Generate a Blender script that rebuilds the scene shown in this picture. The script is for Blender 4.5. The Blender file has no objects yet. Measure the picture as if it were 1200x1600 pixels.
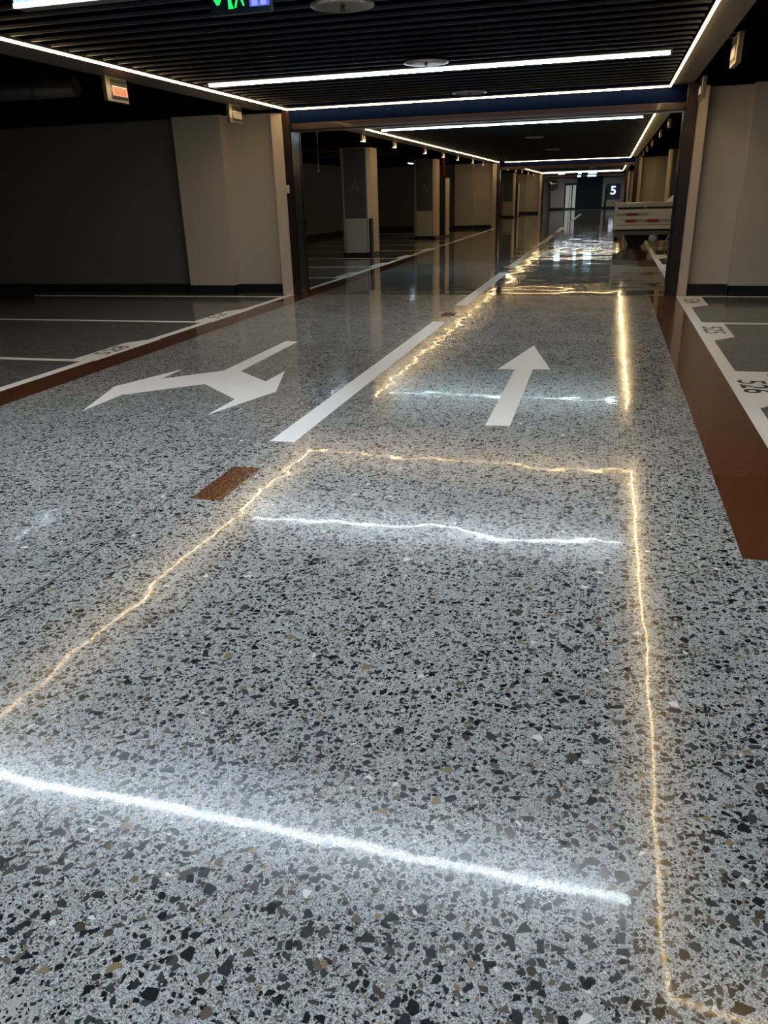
import bpy, bmesh, math, random
from mathutils import Matrix, Vector

SC = bpy.context.scene
COL = SC.collection
random.seed(7)

# ------------------------------------------------------------------ camera
cam_data = bpy.data.cameras.new('camera')
cam = bpy.data.objects.new('camera', cam_data)
COL.objects.link(cam)
RT, UP, FW = (0.96428, 0.26349, -0.02711), (-0.07568, 0.37214, 0.92508), (-0.25384, 0.88999, -0.37879)
cam.matrix_world = Matrix(((RT[0], UP[0], -FW[0], 0.0), (RT[1], UP[1], -FW[1], 0.0), (RT[2], UP[2], -FW[2], 1.5), (0, 0, 0, 1)))
cam_data.sensor_fit = 'VERTICAL'
cam_data.sensor_height = 24.0
cam_data.lens = 1201.95 / 1600 * 24.0
cam_data.clip_start = 0.05
cam_data.clip_end = 300
SC.camera = cam

# ------------------------------------------------------------------ world, exposure
w = bpy.data.worlds.new('world')
SC.world = w
w.use_nodes = True
w.node_tree.nodes['Background'].inputs[0].default_value = (0.6, 0.7, 0.85, 1)
w.node_tree.nodes['Background'].inputs[1].default_value = 0.004
SC.view_settings.view_transform = 'Standard'
SC.view_settings.look = 'None'
SC.view_settings.gamma = 1.0
SC.view_settings.use_curve_mapping = False
SC.view_settings.exposure = 0.0
WHITE_L = 80.0      # radiance of the linear white ceiling lights
WARM_L = 60.0       # radiance of the warm edge strips

# ------------------------------------------------------------------ material helpers
def new_mat(name):
    m = bpy.data.materials.new(name)
    m.use_nodes = True
    nt = m.node_tree
    return m, nt, nt.nodes['Principled BSDF']

def nd(nt, t, **kw):
    n = nt.nodes.new(t)
    for k, v in kw.items():
        setattr(n, k, v)
    return n

def math_n(nt, op, a, b=None, clamp=False):
    n = nd(nt, 'ShaderNodeMath', operation=op)
    n.use_clamp = clamp
    for i, v in enumerate((a, b)):
        if v is None:
            continue
        if isinstance(v, (int, float)):
            n.inputs[i].default_value = v
        else:
            nt.links.new(v, n.inputs[i])
    return n.outputs[0]

def mixc(nt, f, a, b):
    n = nd(nt, 'ShaderNodeMix', data_type='RGBA')
    for i, v in ((0, f), (6, a), (7, b)):
        if isinstance(v, (int, float)):
            n.inputs[i].default_value = v
        elif isinstance(v, tuple):
            n.inputs[i].default_value = (*v, 1) if len(v) == 3 else v
        else:
            nt.links.new(v, n.inputs[i])
    return n.outputs[2]

def noise(nt, vec, scale, detail=2.0, rough=0.5, dim='3D'):
    n = nd(nt, 'ShaderNodeTexNoise', noise_dimensions=dim)
    n.inputs['Scale'].default_value = scale
    n.inputs['Detail'].default_value = detail
    n.inputs['Roughness'].default_value = rough
    if vec is not None:
        nt.links.new(vec, n.inputs['Vector'])
    return n.outputs['Fac']

def paint(name, col, rough=0.6, spec=0.5, metal=0.0, var=0.08, vscale=3.0, coat=0.0, bump=0.0, bscale=40.0):
    """Plain painted / metal surface with a slight procedural unevenness."""
    m, nt, b = new_mat(name)
    geo = nd(nt, 'ShaderNodeNewGeometry')
    f = noise(nt, geo.outputs['Position'], vscale, 4.0, 0.55)
    dark = tuple(c * (1 - var) for c in col)
    lite = tuple(min(1, c * (1 + var)) for c in col)
    nt.links.new(mixc(nt, f, dark, lite), b.inputs['Base Color'])
    b.inputs['Roughness'].default_value = rough
    b.inputs['Specular IOR Level'].default_value = spec
    b.inputs['Metallic'].default_value = metal
    b.inputs['Coat Weight'].default_value = coat
    b.inputs['Coat Roughness'].default_value = 0.05
    if bump:
        bn = nd(nt, 'ShaderNodeBump')
        bn.inputs['Strength'].default_value = 1.0
        bn.inputs['Distance'].default_value = bump
        nt.links.new(noise(nt, geo.outputs['Position'], bscale, 3.0), bn.inputs['Height'])
        nt.links.new(bn.outputs[0], b.inputs['Normal'])
    return m

def emit(name, col, strength):
    m, nt, b = new_mat(name)
    b.inputs['Base Color'].default_value = (*[min(1, c) * 0.6 for c in col], 1)
    b.inputs['Emission Color'].default_value = (*col, 1)
    b.inputs['Emission Strength'].default_value = strength
    b.inputs['Roughness'].default_value = 0.4
    return m

def floor_finish(nt, b, rough, coat, base_bump=None):
    """The ground and sealed finish shared by the floor, its stones and the flat brown paint:
    a rough body, a glossy coat, and the slight unevenness of the pour (stronger past the first shutter)."""
    geo = nd(nt, 'ShaderNodeNewGeometry')
    pos = geo.outputs['Position']
    sx = nd(nt, 'ShaderNodeSeparateXYZ')
    nt.links.new(pos, sx.inputs[0])
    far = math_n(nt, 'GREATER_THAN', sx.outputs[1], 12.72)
    n1 = noise(nt, pos, 2.2, 1.0, 0.4)
    n2 = noise(nt, pos, 7.0, 1.0, 0.4)
    near_h = math_n(nt, 'ADD', math_n(nt, 'MULTIPLY', n1, 0.0022), math_n(nt, 'MULTIPLY', n2, 0.0004))
    n3 = noise(nt, pos, 0.95, 1.0, 0.45)
    far_h = math_n(nt, 'ADD', math_n(nt, 'MULTIPLY', n3, 0.0085), math_n(nt, 'MULTIPLY', n1, 0.0006))
    h = math_n(nt, 'ADD', math_n(nt, 'MULTIPLY', near_h, math_n(nt, 'SUBTRACT', 1.0, far)), math_n(nt, 'MULTIPLY', far_h, far))
    bn = nd(nt, 'ShaderNodeBump')
    bn.inputs['Strength'].default_value = 1.0
    bn.inputs['Distance'].default_value = 1.0
    nt.links.new(h, bn.inputs['Height'])
    nt.links.new(bn.outputs[0], b.inputs['Normal'])
    nt.links.new(bn.outputs[0], b.inputs['Coat Normal'])
    # the gloss is worn where the side aisle crosses (y < 3), finer beyond it and finest past the shutter;
    # tiny open grains break it up
    wr = nd(nt, 'ShaderNodeMapRange')
    nt.links.new(sx.outputs[1], wr.inputs[0])
    wr.inputs[1].default_value = 1.3; wr.inputs[2].default_value = 3.2
    wr.inputs[3].default_value = 1.0; wr.inputs[4].default_value = 0.0
    worn = wr.outputs[0]
    base_r = math_n(nt, 'ADD', rough * .68, math_n(nt, 'MULTIPLY', worn, rough * .32))
    nt.links.new(math_n(nt, 'SUBTRACT', base_r, math_n(nt, 'MULTIPLY', far, rough * .3)), b.inputs['Roughness'])
    g = noise(nt, pos, 300.0, 2.0, 0.7)
    gr = nd(nt, 'ShaderNodeMapRange')
    nt.links.new(g, gr.inputs[0])
    gr.inputs[1].default_value = .40; gr.inputs[2].default_value = .60
    gr.inputs[3].default_value = coat * .35; gr.inputs[4].default_value = coat * 1.4
    nt.links.new(math_n(nt, 'MAXIMUM', gr.outputs[0], math_n(nt, 'MULTIPLY', far, .5)), b.inputs['Coat Weight'])
    nt.links.new(math_n(nt, 'ADD', .014, math_n(nt, 'MULTIPLY', worn, .028)), b.inputs['Coat Roughness'])
    nt.links.new(math_n(nt, 'SUBTRACT', .42, math_n(nt, 'MULTIPLY', far, .36)), b.inputs['Specular IOR Level'])
    return pos, far

def terrazzo():
    m, nt, b = new_mat('ground_concrete')
    pos, far = floor_finish(nt, b, 0.20, 0.21)
    # sand and cement matrix: pale paste, grey and black sand grains, smooth cement patches
    gv = nd(nt, 'ShaderNodeTexVoronoi', voronoi_dimensions='2D', feature='F1')
    gv.inputs['Scale'].default_value = 400.0
    nt.links.new(pos, gv.inputs['Vector'])
    gs = nd(nt, 'ShaderNodeSeparateColor')
    nt.links.new(gv.outputs['Color'], gs.inputs[0])
    mid = noise(nt, pos, 9.0, 4.0, 0.55)
    dens = math_n(nt, 'ADD', math_n(nt, 'MULTIPLY', noise(nt, pos, 2.2, 3.0, 0.6), .7), .08)
    paste = mixc(nt, gs.outputs[1], (0.40, 0.42, 0.435), (0.69, 0.715, 0.73))
    grain = mixc(nt, gs.outputs[2], (0.09, 0.095, 0.10), (0.30, 0.305, 0.31))
    mat = mixc(nt, math_n(nt, 'LESS_THAN', gs.outputs[0], dens), paste, grain)
    mat = mixc(nt, math_n(nt, 'MULTIPLY', mid, 0.25), mat, (0.33, 0.335, 0.34))
    patch = math_n(nt, 'GREATER_THAN', noise(nt, pos, 2.1, 4.0, 0.6), 0.66)
    mat = mixc(nt, math_n(nt, 'MULTIPLY', patch, 0.65), mat, (0.46, 0.46, 0.45))
    # warp
    wn = nd(nt, 'ShaderNodeTexNoise')
    wn.inputs['Scale'].default_value = 38.0
    wn.inputs['Detail'].default_value = 2.0
    nt.links.new(pos, wn.inputs['Vector'])
    sub = nd(nt, 'ShaderNodeVectorMath', operation='SUBTRACT')
    nt.links.new(wn.outputs['Color'], sub.inputs[0])
    sub.inputs[1].default_value = (0.5, 0.5, 0.5)
    cur = mat
    for k, (scale, dens, lo, hi, warp, off) in enumerate(((125, 0.26, 0.08, 0.28, .0025, 3.1), (70, 0.27, 0.09, 0.30, .004, 7.7), (43, 0.30, 0.10, 0.33, .006, 1.3), (30, 0.22, 0.13, 0.36, .007, 5.9))):
        sc = nd(nt, 'ShaderNodeVectorMath', operation='SCALE')
        nt.links.new(sub.outputs[0], sc.inputs[0])
        sc.inputs['Scale'].default_value = warp
        ad = nd(nt, 'ShaderNodeVectorMath', operation='ADD')
        nt.links.new(pos, ad.inputs[0]); nt.links.new(sc.outputs[0], ad.inputs[1])
        ad2 = nd(nt, 'ShaderNodeVectorMath', operation='ADD')
        nt.links.new(ad.outputs[0], ad2.inputs[0]); ad2.inputs[1].default_value = (off, off * 2, 0)
        v1 = nd(nt, 'ShaderNodeTexVoronoi', voronoi_dimensions='2D', feature='F1')
        v2 = nd(nt, 'ShaderNodeTexVoronoi', voronoi_dimensions='2D', feature='DISTANCE_TO_EDGE')
        for v in (v1, v2):
            v.inputs['Scale'].default_value = scale
            v.inputs['Randomness'].default_value = 1.0
            nt.links.new(ad2.outputs[0], v.inputs['Vector'])
        sp = nd(nt, 'ShaderNodeSeparateColor')
        nt.links.new(v1.outputs['Color'], sp.inputs[0])
        present = math_n(nt, 'LESS_THAN', sp.outputs[0], dens)
        thr = math_n(nt, 'ADD', math_n(nt, 'MULTIPLY', sp.outputs[1], hi - lo), lo)
        inside = math_n(nt, 'GREATER_THAN', v2.outputs['Distance'], thr)
        mask = math_n(nt, 'MULTIPLY', present, inside)
        ramp = nd(nt, 'ShaderNodeValToRGB')
        ramp.color_ramp.interpolation = 'CONSTANT'
        els = ramp.color_ramp.elements
        stops = [(0, (.012, .014, .017)), (.34, (.028, .032, .038)), (.56, (.05, .056, .064)), (.72, (.075, .066, .056)), (.84, (.13, .11, .085)), (.93, (.26, .19, .11)), (.965, (.34, .34, .32)), (.988, (.8, .8, .78))]
        els[0].position = 0; els[0].color = (*stops[0][1], 1)
        els[1].position = stops[1][0]; els[1].color = (*stops[1][1], 1)
        for p_, c_ in stops[2:]:
            e = els.new(p_); e.color = (*c_, 1)
        nt.links.new(sp.outputs[2], ramp.inputs[0])
        cur = mixc(nt, mask, cur, ramp.outputs[0])
    # base colour is darkened past the shutter and in the parking bays either side
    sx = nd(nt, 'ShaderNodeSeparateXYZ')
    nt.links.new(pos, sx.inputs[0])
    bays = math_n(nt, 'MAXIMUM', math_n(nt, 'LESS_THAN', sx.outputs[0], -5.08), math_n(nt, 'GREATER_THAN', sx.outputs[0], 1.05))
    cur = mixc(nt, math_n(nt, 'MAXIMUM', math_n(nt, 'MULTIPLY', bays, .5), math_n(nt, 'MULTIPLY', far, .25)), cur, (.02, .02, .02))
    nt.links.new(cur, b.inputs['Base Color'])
    return m

def chip_mat(name, col):
    m, nt, b = new_mat(name)
    pos, far = floor_finish(nt, b, 0.15, 0.28)
    f = noise(nt, pos, 90.0, 4.0, 0.6)
    nt.links.new(mixc(nt, f, tuple(c * .7 for c in col), tuple(c * 1.35 for c in col)), b.inputs['Base Color'])
    return m

def finish_paint(name, col, rough, coat, var=.1):
    m, nt, b = new_mat(name)
    pos, far = floor_finish(nt, b, rough, coat)
    f = noise(nt, pos, 2.5, 5.0, 0.6)
    nt.links.new(mixc(nt, f, tuple(c * (1 - var) for c in col), tuple(min(1, c * (1 + var)) for c in col)), b.inputs['Base Color'])
    return m

M = dict(
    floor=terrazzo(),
    white_paint=paint('white_road_paint', (.88, .89, .90), .42, var=.04, vscale=9),
    brown_paint=finish_paint('brown_floor_paint', (.115, .038, .016), .3, .8, .12),
    black_paint=paint('black_road_paint', (.02, .022, .024), .4, var=.1),
    wall=paint('beige_wall_paint', (.54, .49, .445), .62, .35, var=.05, vscale=1.2, bump=.0004),
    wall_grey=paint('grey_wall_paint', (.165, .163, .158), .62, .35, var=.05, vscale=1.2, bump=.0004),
    wall_dark=paint('dark_wall_paint', (.016, .018, .02), .6, .3, var=.15, vscale=1.0),
    trim=paint('cream_trim_paint', (.62, .53, .44), .45, .4, var=.04),
    skirting=paint('black_skirting', (.012, .014, .018), .3, .5, var=.2),
    black=paint('black_ceiling_paint', (.004, .005, .007), .8, .03, var=.3),
    slat=paint('black_slat_metal', (.0010, .0014, .0034), .7, .0, var=.15, vscale=6),
    slat_highlight=paint('slat_edge_highlight', (.07, .074, .09), .35, .5, var=.2, vscale=6),  # highlight along each slat put into the colour of its lip
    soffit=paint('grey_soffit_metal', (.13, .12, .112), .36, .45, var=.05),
    soffit_lit=paint('lit_soffit_metal', (.42, .39, .35), .36, .5, var=.05),  # soffits past the first shutter: light on the metal put into its colour
    brown_steel=paint('brown_frame_steel', (.022, .009, .008), .32, .5, var=.12, coat=.15),
    dark_steel=paint('dark_track_steel', (.025, .03, .036), .22, .6, metal=.6, var=.1),
    steel=paint('brushed_steel', (.55, .55, .56), .3, .5, metal=1.0, var=.08, vscale=20),
    blue=paint('deep_blue_panel', (.0004, .0035, .021), .6, .03, var=.15),
    column_grey=paint('slate_column_paint', (.095, .098, .115), .55, .4, var=.06),
    column_pale=paint('pale_column_paint', (.5, .5, .47), .5, .4, var=.05),
    letter=paint('faint_grey_letter', (.19, .19, .20), .5, .4),
    red=paint('red_pipe_paint', (.32, .015, .012), .35, .5),
    duct=paint('galvanised_duct', (.16, .16, .165), .45, .5, metal=.5, var=.2, vscale=2),
    mirror_grey=paint('aged_mirror', (.22, .22, .21), .15, .5, metal=.9, var=.2),
    plate=paint('pale_plate', (.6, .58, .55), .4, .5),
    truck_white=paint('dusty_white_truck_paint', (.74, .72, .67), .42, .5, var=.16, vscale=7),
    truck_grey=paint('grey_truck_steel', (.16, .155, .14), .5, .5, var=.2, vscale=9),
    rail_metal=paint('worn_bed_rail', (.55, .53, .48), .3, .6, metal=.6, var=.15, vscale=5),
    truck_dark=paint('black_underbody', (.012, .012, .013), .6, .3, var=.3),
    rubber=paint('tyre_rubber', (.014, .014, .015), .75, .3),
    tape_red=paint('red_reflective_tape', (.33, .012, .016), .35, .6),
    tape_silver=paint('silver_reflective_tape', (.36, .38, .37), .35, .6),
    sack=paint('white_sack_cloth', (.62, .68, .68), .8, .2, bump=.004, bscale=25),
    lantern_steel=paint('lantern_frame_metal', (.20, .185, .16), .28, .5, metal=.6),
    lantern_glass=paint('lantern_dark_face', (.03, .03, .032), .15, .6),
    joint=paint('dark_joint_filler', (.035, .035, .038), .5, .3),
    wood=paint('dark_old_wood', (.022, .017, .013), .7, .3, var=.3, vscale=12),
    white_led=emit('white_led', (.78, .90, 1.0), WHITE_L),
    white_led_mid=emit('white_led_mid', (.78, .90, 1.0), WHITE_L * .5),
    white_led_dim=emit('white_led_distant', (.6, .88, 1.0), 14.0),
    white_led_far=emit('white_led_green_tint', (.66, .92, 1.0), WHITE_L * .5),
    white_side=emit('white_led_side_glow', (.86, .95, 1.0), 2.2),
    warm_side=emit('warm_led_side_glow', (1.0, .70, .33), 11.0),
    warm_led=emit('warm_led', (1.0, .72, .34), WARM_L),
    tube=emit('cool_tube_light', (.72, .88, 1.0), 9.0),
    sign_face=emit('sign_blue_grey_face', (.22, .30, .52), .35),
    sign_edge=emit('sign_white_edge', (.9, .95, 1.0), 1.6),
    exit_face=paint('exit_sign_dark_face', (.008, .014, .022), .3, .5),
    exit_green=emit('exit_sign_green', (.02, .95, .16), 1.0),
    exit_blue=emit('exit_sign_blue', (.10, .12, .72), .8),
    exit_pale=emit('exit_sign_pale_blue', (.28, .34, 1.0), .9),
    orange=emit('orange_number_screen', (1.0, .30, .17), .75),
    orange_text=emit('orange_screen_text', (.45, .05, .03), .4),
    sign_cold=emit('cold_sign_light', (.55, .85, 1.0), 9.0),
    sign_cold_dim=emit('cold_sign_light_dim', (.3, .5, .8), 3.0),
    warm_fix=emit('warm_lamp_glow', (1.0, .8, .5), 7.0),
    door_glass=emit('lit_door_glass', (.62, .66, .60), .32),
    five=emit('lit_number_white', (.8, .88, 1.0), 1.0),
    dotlamp=emit('small_warm_screen', (1.0, .82, .62), 2.2),
)
for k_, c_ in (('chip_a', (.014, .017, .021)), ('chip_b', (.03, .035, .042)), ('chip_c', (.055, .06, .07)), ('chip_d', (.075, .06, .045)), ('chip_e', (.26, .15, .07)), ('chip_f', (.62, .62, .58)), ('chip_g', (.16, .13, .09))):
    M[k_] = chip_mat('stone_' + k_, c_)

# ------------------------------------------------------------------ mesh helpers
class MB:
    """Collects shapes into one bmesh with material slots."""
    def __init__(s):
        s.bm = bmesh.new(); s.mats = []
    def _m(s, mat):
        if mat not in s.mats:
            s.mats.append(mat)
        return s.mats.index(mat)
    def box(s, x0, x1, y0, y1, z0, z1, mat=None, bev=0.0):
        i = s._m(mat) if mat else 0
        vs = [s.bm.verts.new(c) for c in ((x0, y0, z0), (x1, y0, z0), (x1, y1, z0), (x0, y1, z0), (x0, y0, z1), (x1, y0, z1), (x1, y1, z1), (x0, y1, z1))]
        fs = [s.bm.faces.new([vs[j] for j in q]) for q in ((0, 3, 2, 1), (4, 5, 6, 7), (0, 1, 5, 4), (1, 2, 6, 5), (2, 3, 7, 6), (3, 0, 4, 7))]
        for f in fs:
            f.material_index = i
        if bev:
            es = list({e for f in fs for e in f.edges})
            r = bmesh.ops.bevel(s.bm, geom=es, offset=bev, segments=1, affect='EDGES')
            for f in r['faces']:
                f.material_index = i
        return s
    def prism(s, pts, z0, z1, mat=None):
        """Vertical prism over an xy outline (counter-clockwise)."""
        i = s._m(mat) if mat else 0
        a = sum(pts[k][0] * pts[(k + 1) % len(pts)][1] - pts[(k + 1) % len(pts)][0] * pts[k][1] for k in range(len(pts)))
        if a < 0:
            pts = pts[::-1]
        lo = [s.bm.verts.new((x, y, z0)) for x, y in pts]
        hi = [s.bm.verts.new((x, y, z1)) for x, y in pts]
        fs = [s.bm.faces.new(hi), s.bm.faces.new(lo[::-1])]
        n = len(pts)
        for k in range(n):
            fs.append(s.bm.faces.new((lo[k], lo[(k + 1) % n], hi[(k + 1) % n], hi[k])))
        for f in fs:
            f.material_index = i
        return s
    def yprism(s, pts, y0, y1, mat=None):
        """Prism over an xz outline, extruded along y."""
        i = s._m(mat) if mat else 0
        a = [s.bm.verts.new((x, y0, z)) for x, z in pts]
        b = [s.bm.verts.new((x, y1, z)) for x, z in pts]
        n = len(pts)
        fs = [s.bm.faces.new(a), s.bm.faces.new(b[::-1])]
        for k in range(n):
            fs.append(s.bm.faces.new((a[k], b[k], b[(k + 1) % n], a[(k + 1) % n])))
        for f in fs:
            f.material_index = i
        bmesh.ops.recalc_face_normals(s.bm, faces=fs)
        return s
    def cyl(s, p0, p1, r0, r1=None, seg=16, mat=None, cap=True):
        i = s._m(mat) if mat else 0
        r1 = r0 if r1 is None else r1
        p0, p1 = Vector(p0), Vector(p1)
        d = p1 - p0
        q = d.to_track_quat('Z', 'Y').to_matrix().to_4x4()
        r = bmesh.ops.create_cone(s.bm, cap_ends=cap, segments=seg, radius1=r0, radius2=r1, depth=d.length, matrix=Matrix.Translation((p0 + p1) / 2) @ q)
        for f in {f for v in r['verts'] for f in v.link_faces}:
            f.material_index = i
            f.smooth = len(f.verts) == 4
        return s
    def lathe(s, prof, c, axis='Z', seg=24, mat=None):
        i = s._m(mat) if mat else 0
        rings = []
        for r, h in prof:
            ring = []
            for k in range(seg):
                a = 2 * math.pi * k / seg
                u, v = r * math.cos(a), r * math.sin(a)
                co = (c[0] + u, c[1] + v, c[2] + h) if axis == 'Z' else (c[0] + u, c[1] + h, c[2] + v)
                ring.append(s.bm.verts.new(co))
            rings.append(ring)
        fs = []
        for a_, b_ in zip(rings, rings[1:]):
            for k in range(seg):
                fs.append(s.bm.faces.new((a_[k], a_[(k + 1) % seg], b_[(k + 1) % seg], b_[k])))
        fs.append(s.bm.faces.new(rings[0][::-1])); fs.append(s.bm.faces.new(rings[-1]))
        for f in fs:
            f.material_index = i
            f.smooth = len(f.verts) == 4
        bmesh.ops.recalc_face_normals(s.bm, faces=fs)
        return s
    def build(s, name, mat=None, parent=None, loc=None):
        me = bpy.data.meshes.new(name)
        s.bm.to_mesh(me); s.bm.free()
        mats = s.mats or []
        if mat is not None:
            mats = [mat] if not mats else mats
        for m_ in mats:
            me.materials.append(M[m_])
        o = bpy.data.objects.new(name, me)
        COL.objects.link(o)
        if parent is not None:
            o.parent = parent
        if loc:
            o.location = loc
        return o

def build_each(mb, name, mat=None, parent=None):
    """Links every separate piece in the collector as an object of its own."""
    bm = mb.bm
    seen, groups = set(), []
    for v in bm.verts:
        if v in seen:
            continue
        st, comp = [v], []
        seen.add(v)
        while st:
            q = st.pop(); comp.append(q)
            for e in q.link_edges:
                t = e.other_vert(q)
                if t not in seen:
                    seen.add(t); st.append(t)
        groups.append(comp)
    out = []
    for comp in groups:
        idx = {v: i for i, v in enumerate(comp)}
        fs = [f for f in bm.faces if f.verts[0] in idx]
        me = bpy.data.meshes.new(name)
        me.from_pydata([v.co[:] for v in comp], [], [[idx[v] for v in f.verts] for f in fs])
        for p_, f in zip(me.polygons, fs):
            p_.use_smooth = f.smooth
            p_.material_index = f.material_index
        for m_ in (mb.mats or [mat]):
            me.materials.append(M[m_])
        o = bpy.data.objects.new(name, me)
        COL.objects.link(o)
        if parent is not None:
            o.parent = parent
        out.append(o)
    bm.free()
    return out

def tag(o, label=None, cat=None, group=None, kind=None):
    if label: o['label'] = label
    if cat: o['category'] = cat
    if group: o['group'] = group
    if kind: o['kind'] = kind
    return o

def empty(name, loc=(0, 0, 0), rz=0.0):
    o = bpy.data.objects.new(name, None)
    o.empty_display_size = 0.2
    COL.objects.link(o)
    o.location = loc
    o.rotation_euler = (0, 0, rz)
    return o

def kids(o):
    return [c for c in bpy.data.objects if c.parent == o]

def copy_tree(o, parent=None):
    ch = kids(o)
    c = o.copy(); COL.objects.link(c)
    if parent is not None:
        c.parent = parent
    for k in ch:
        copy_tree(k, c)
    return c

def text_mesh(body, height, width, depth=0.0, bold=0.0):
    """Lettering as a flat mesh: x to the right, y up, centred, scaled to the given box."""
    cu = bpy.data.curves.new('lettering', 'FONT')
    cu.body = body
    cu.align_x = 'CENTER'; cu.align_y = 'CENTER'
    cu.offset = bold
    tmp = bpy.data.objects.new('lettering', cu)
    COL.objects.link(tmp)
    dg = bpy.context.evaluated_depsgraph_get()
    me = bpy.data.meshes.new_from_object(tmp.evaluated_get(dg))
    bpy.data.objects.remove(tmp)
    xs = [v.co.x for v in me.vertices]; ys = [v.co.y for v in me.vertices]
    cx, cy = (min(xs) + max(xs)) / 2, (min(ys) + max(ys)) / 2
    sx, sy = width / (max(xs) - min(xs)), height / (max(ys) - min(ys))
    for v in me.vertices:
        v.co = ((v.co.x - cx) * sx, (v.co.y - cy) * sy, 0)
    me.materials.clear()
    return me

def text_obj(name, body, height, width, mat, origin, right, up, parent=None, bold=0.0):
    me = text_mesh(body, height, width, bold=bold)
    right, up = Vector(right).normalized(), Vector(up).normalized()
    n = right.cross(up)
    o_ = Vector(origin)
    for v in me.vertices:
        v.co = o_ + right * v.co.x + up * v.co.y
    me.materials.append(M[mat])
    o = bpy.data.objects.new(name, me)
    COL.objects.link(o)
    if parent is not None:
        o.parent = parent
    return o

# ------------------------------------------------------------------ plan (metres; the aisle runs along +y)
XL, XR = -11.6, 7.2             # far sides of the two rows of bays
Y0, Y3 = -7.0, 77.2             # wall behind the camera, wall at the far end
CZ = 2.83                       # underside of the dropped aisle ceiling
AL, AR = -5.0, 0.67             # edges of the slatted ceiling
SL, SR = -5.57, 0.97            # outer edges of the soffits
PART = [12.72, 38.32, 63.9]     # the three shutter openings across the aisle

# ------------------------------------------------------------------ structure
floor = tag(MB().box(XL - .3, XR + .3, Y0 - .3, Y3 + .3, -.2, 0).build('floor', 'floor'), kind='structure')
slab = tag(MB().box(XL - .3, XR + .3, Y0 - .3, Y3 + .3, 3.45, 3.65).build('ceiling', 'black'), kind='structure')

def side_wall(name, x0, x1, face):
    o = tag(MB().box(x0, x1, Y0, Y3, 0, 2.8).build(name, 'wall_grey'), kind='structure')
    MB().box(x0, x1, Y0, Y3, 2.8, 3.45).build('upper_band', 'black', o)
    return o
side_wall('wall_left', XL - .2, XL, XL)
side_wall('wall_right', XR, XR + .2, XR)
tag(MB().box(XL, XR, Y0 - .2, Y0, 0, 3.45).build('wall_back', 'wall_dark'), kind='structure')
tag(MB().box(XL, XL + .03, Y0, Y3, 0, .15).build('baseboard_left', 'skirting'), kind='structure')
tag(MB().box(XR - .03, XR, Y0, Y3, 0, .15).build('baseboard_right', 'skirting'), kind='structure')

def cross_wall(Y, side):
    """One wing wall of a shutter opening with its pier, upper band and skirting."""
    if side < 0:
        a, b, pa, pb = XL, -5.28, -7.05, -6.2
    else:
        a, b, pa, pb = 1.19, XR, 1.78, 2.72
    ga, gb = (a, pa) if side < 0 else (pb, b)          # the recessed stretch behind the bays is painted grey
    la, lb = (pa, b) if side < 0 else (a, pb)
    o = tag(MB().box(la, lb, Y + .22, Y + .46, 0, 2.8).build('wall_front', 'wall'), kind='structure')
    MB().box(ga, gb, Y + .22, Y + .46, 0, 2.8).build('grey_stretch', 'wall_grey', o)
    MB().box(pa, pb, Y - .02, Y + .22, .0, 2.8).build('pier', 'wall', o)
    MB().box(a, b, Y + .2, Y + .46, 2.8, 3.45).build('upper_band', 'black', o)
    MB().box(a, pa, Y + .19, Y + .22, 0, .15).box(pb, b, Y + .19, Y + .22, 0, .15).box(pa - .02, pb + .02, Y - .05, Y - .02, 0, .15) \
        .box(pa - .02, pa, Y - .05, Y + .2, 0, .15).box(pb, pb + .02, Y - .05, Y + .2, 0, .15).build('skirting', 'skirting', o)
    # back side
    MB().box(pa, pb, Y + .46, Y + .62, 0, 2.8).build('pier', 'wall', o)
    return o
for i, Y in enumerate(PART):
    for s_ in (-1, 1):
        cross_wall(Y, s_)

def opening(Y, n):
    """Roller shutter opening: cream architrave, brown jambs, dark guide tracks, blue header box."""
    o = tag(empty('door_%d' % n, (0, 0, 0)), kind='structure')
    MB().box(-5.30, -5.10, Y - .04, Y + .5, 0, 2.76, bev=.004).build('architrave', 'trim', o)
    MB().box(1.06, 1.20, Y + .02, Y + .5, 0, 2.80, bev=.004).build('architrave', 'trim', o)
    MB().box(-5.10, -4.99, Y - .06, Y + .3, 0, 2.80, bev=.004).build('jamb', 'brown_steel', o)
    MB().box(.91, 1.06, Y - .0, Y + .5, 0, 2.83, bev=.004).build('jamb', 'brown_steel', o)
    t = MB().box(-4.99, -4.975, Y - .02, Y + .34, 0, 2.6).box(-4.99, -4.965, Y + .34, Y + .37, 0, 2.6).box(-4.99, -4.965, Y - .04, Y - .01, 0, 2.6)
    build_each(t, 'guide_track', 'dark_steel', o)
    build_each(MB().box(.885, .91, Y + .0, Y + .03, 0, 2.55).box(.885, .91, Y + .2, Y + .23, 0, 2.55).box(.902, .91, Y + .03, Y + .2, 0, 2.55), 'guide_track', 'dark_steel', o)
    MB().box(-5.0, .92, Y + .02, Y + .42, 2.61, CZ + .1).build('header_panel', 'blue', o)
    MB().box(-4.99, .91, Y - .0, Y + .44, 2.52, 2.61, bev=.004).build('header_edge', 'brown_steel', o)
    MB().box(-4.97, .89, Y + .19, Y + .25, 2.50, 2.53).build('shutter_slot', 'steel', o)
    return o
for i, Y in enumerate(PART):
    opening(Y, i + 1)

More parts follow.
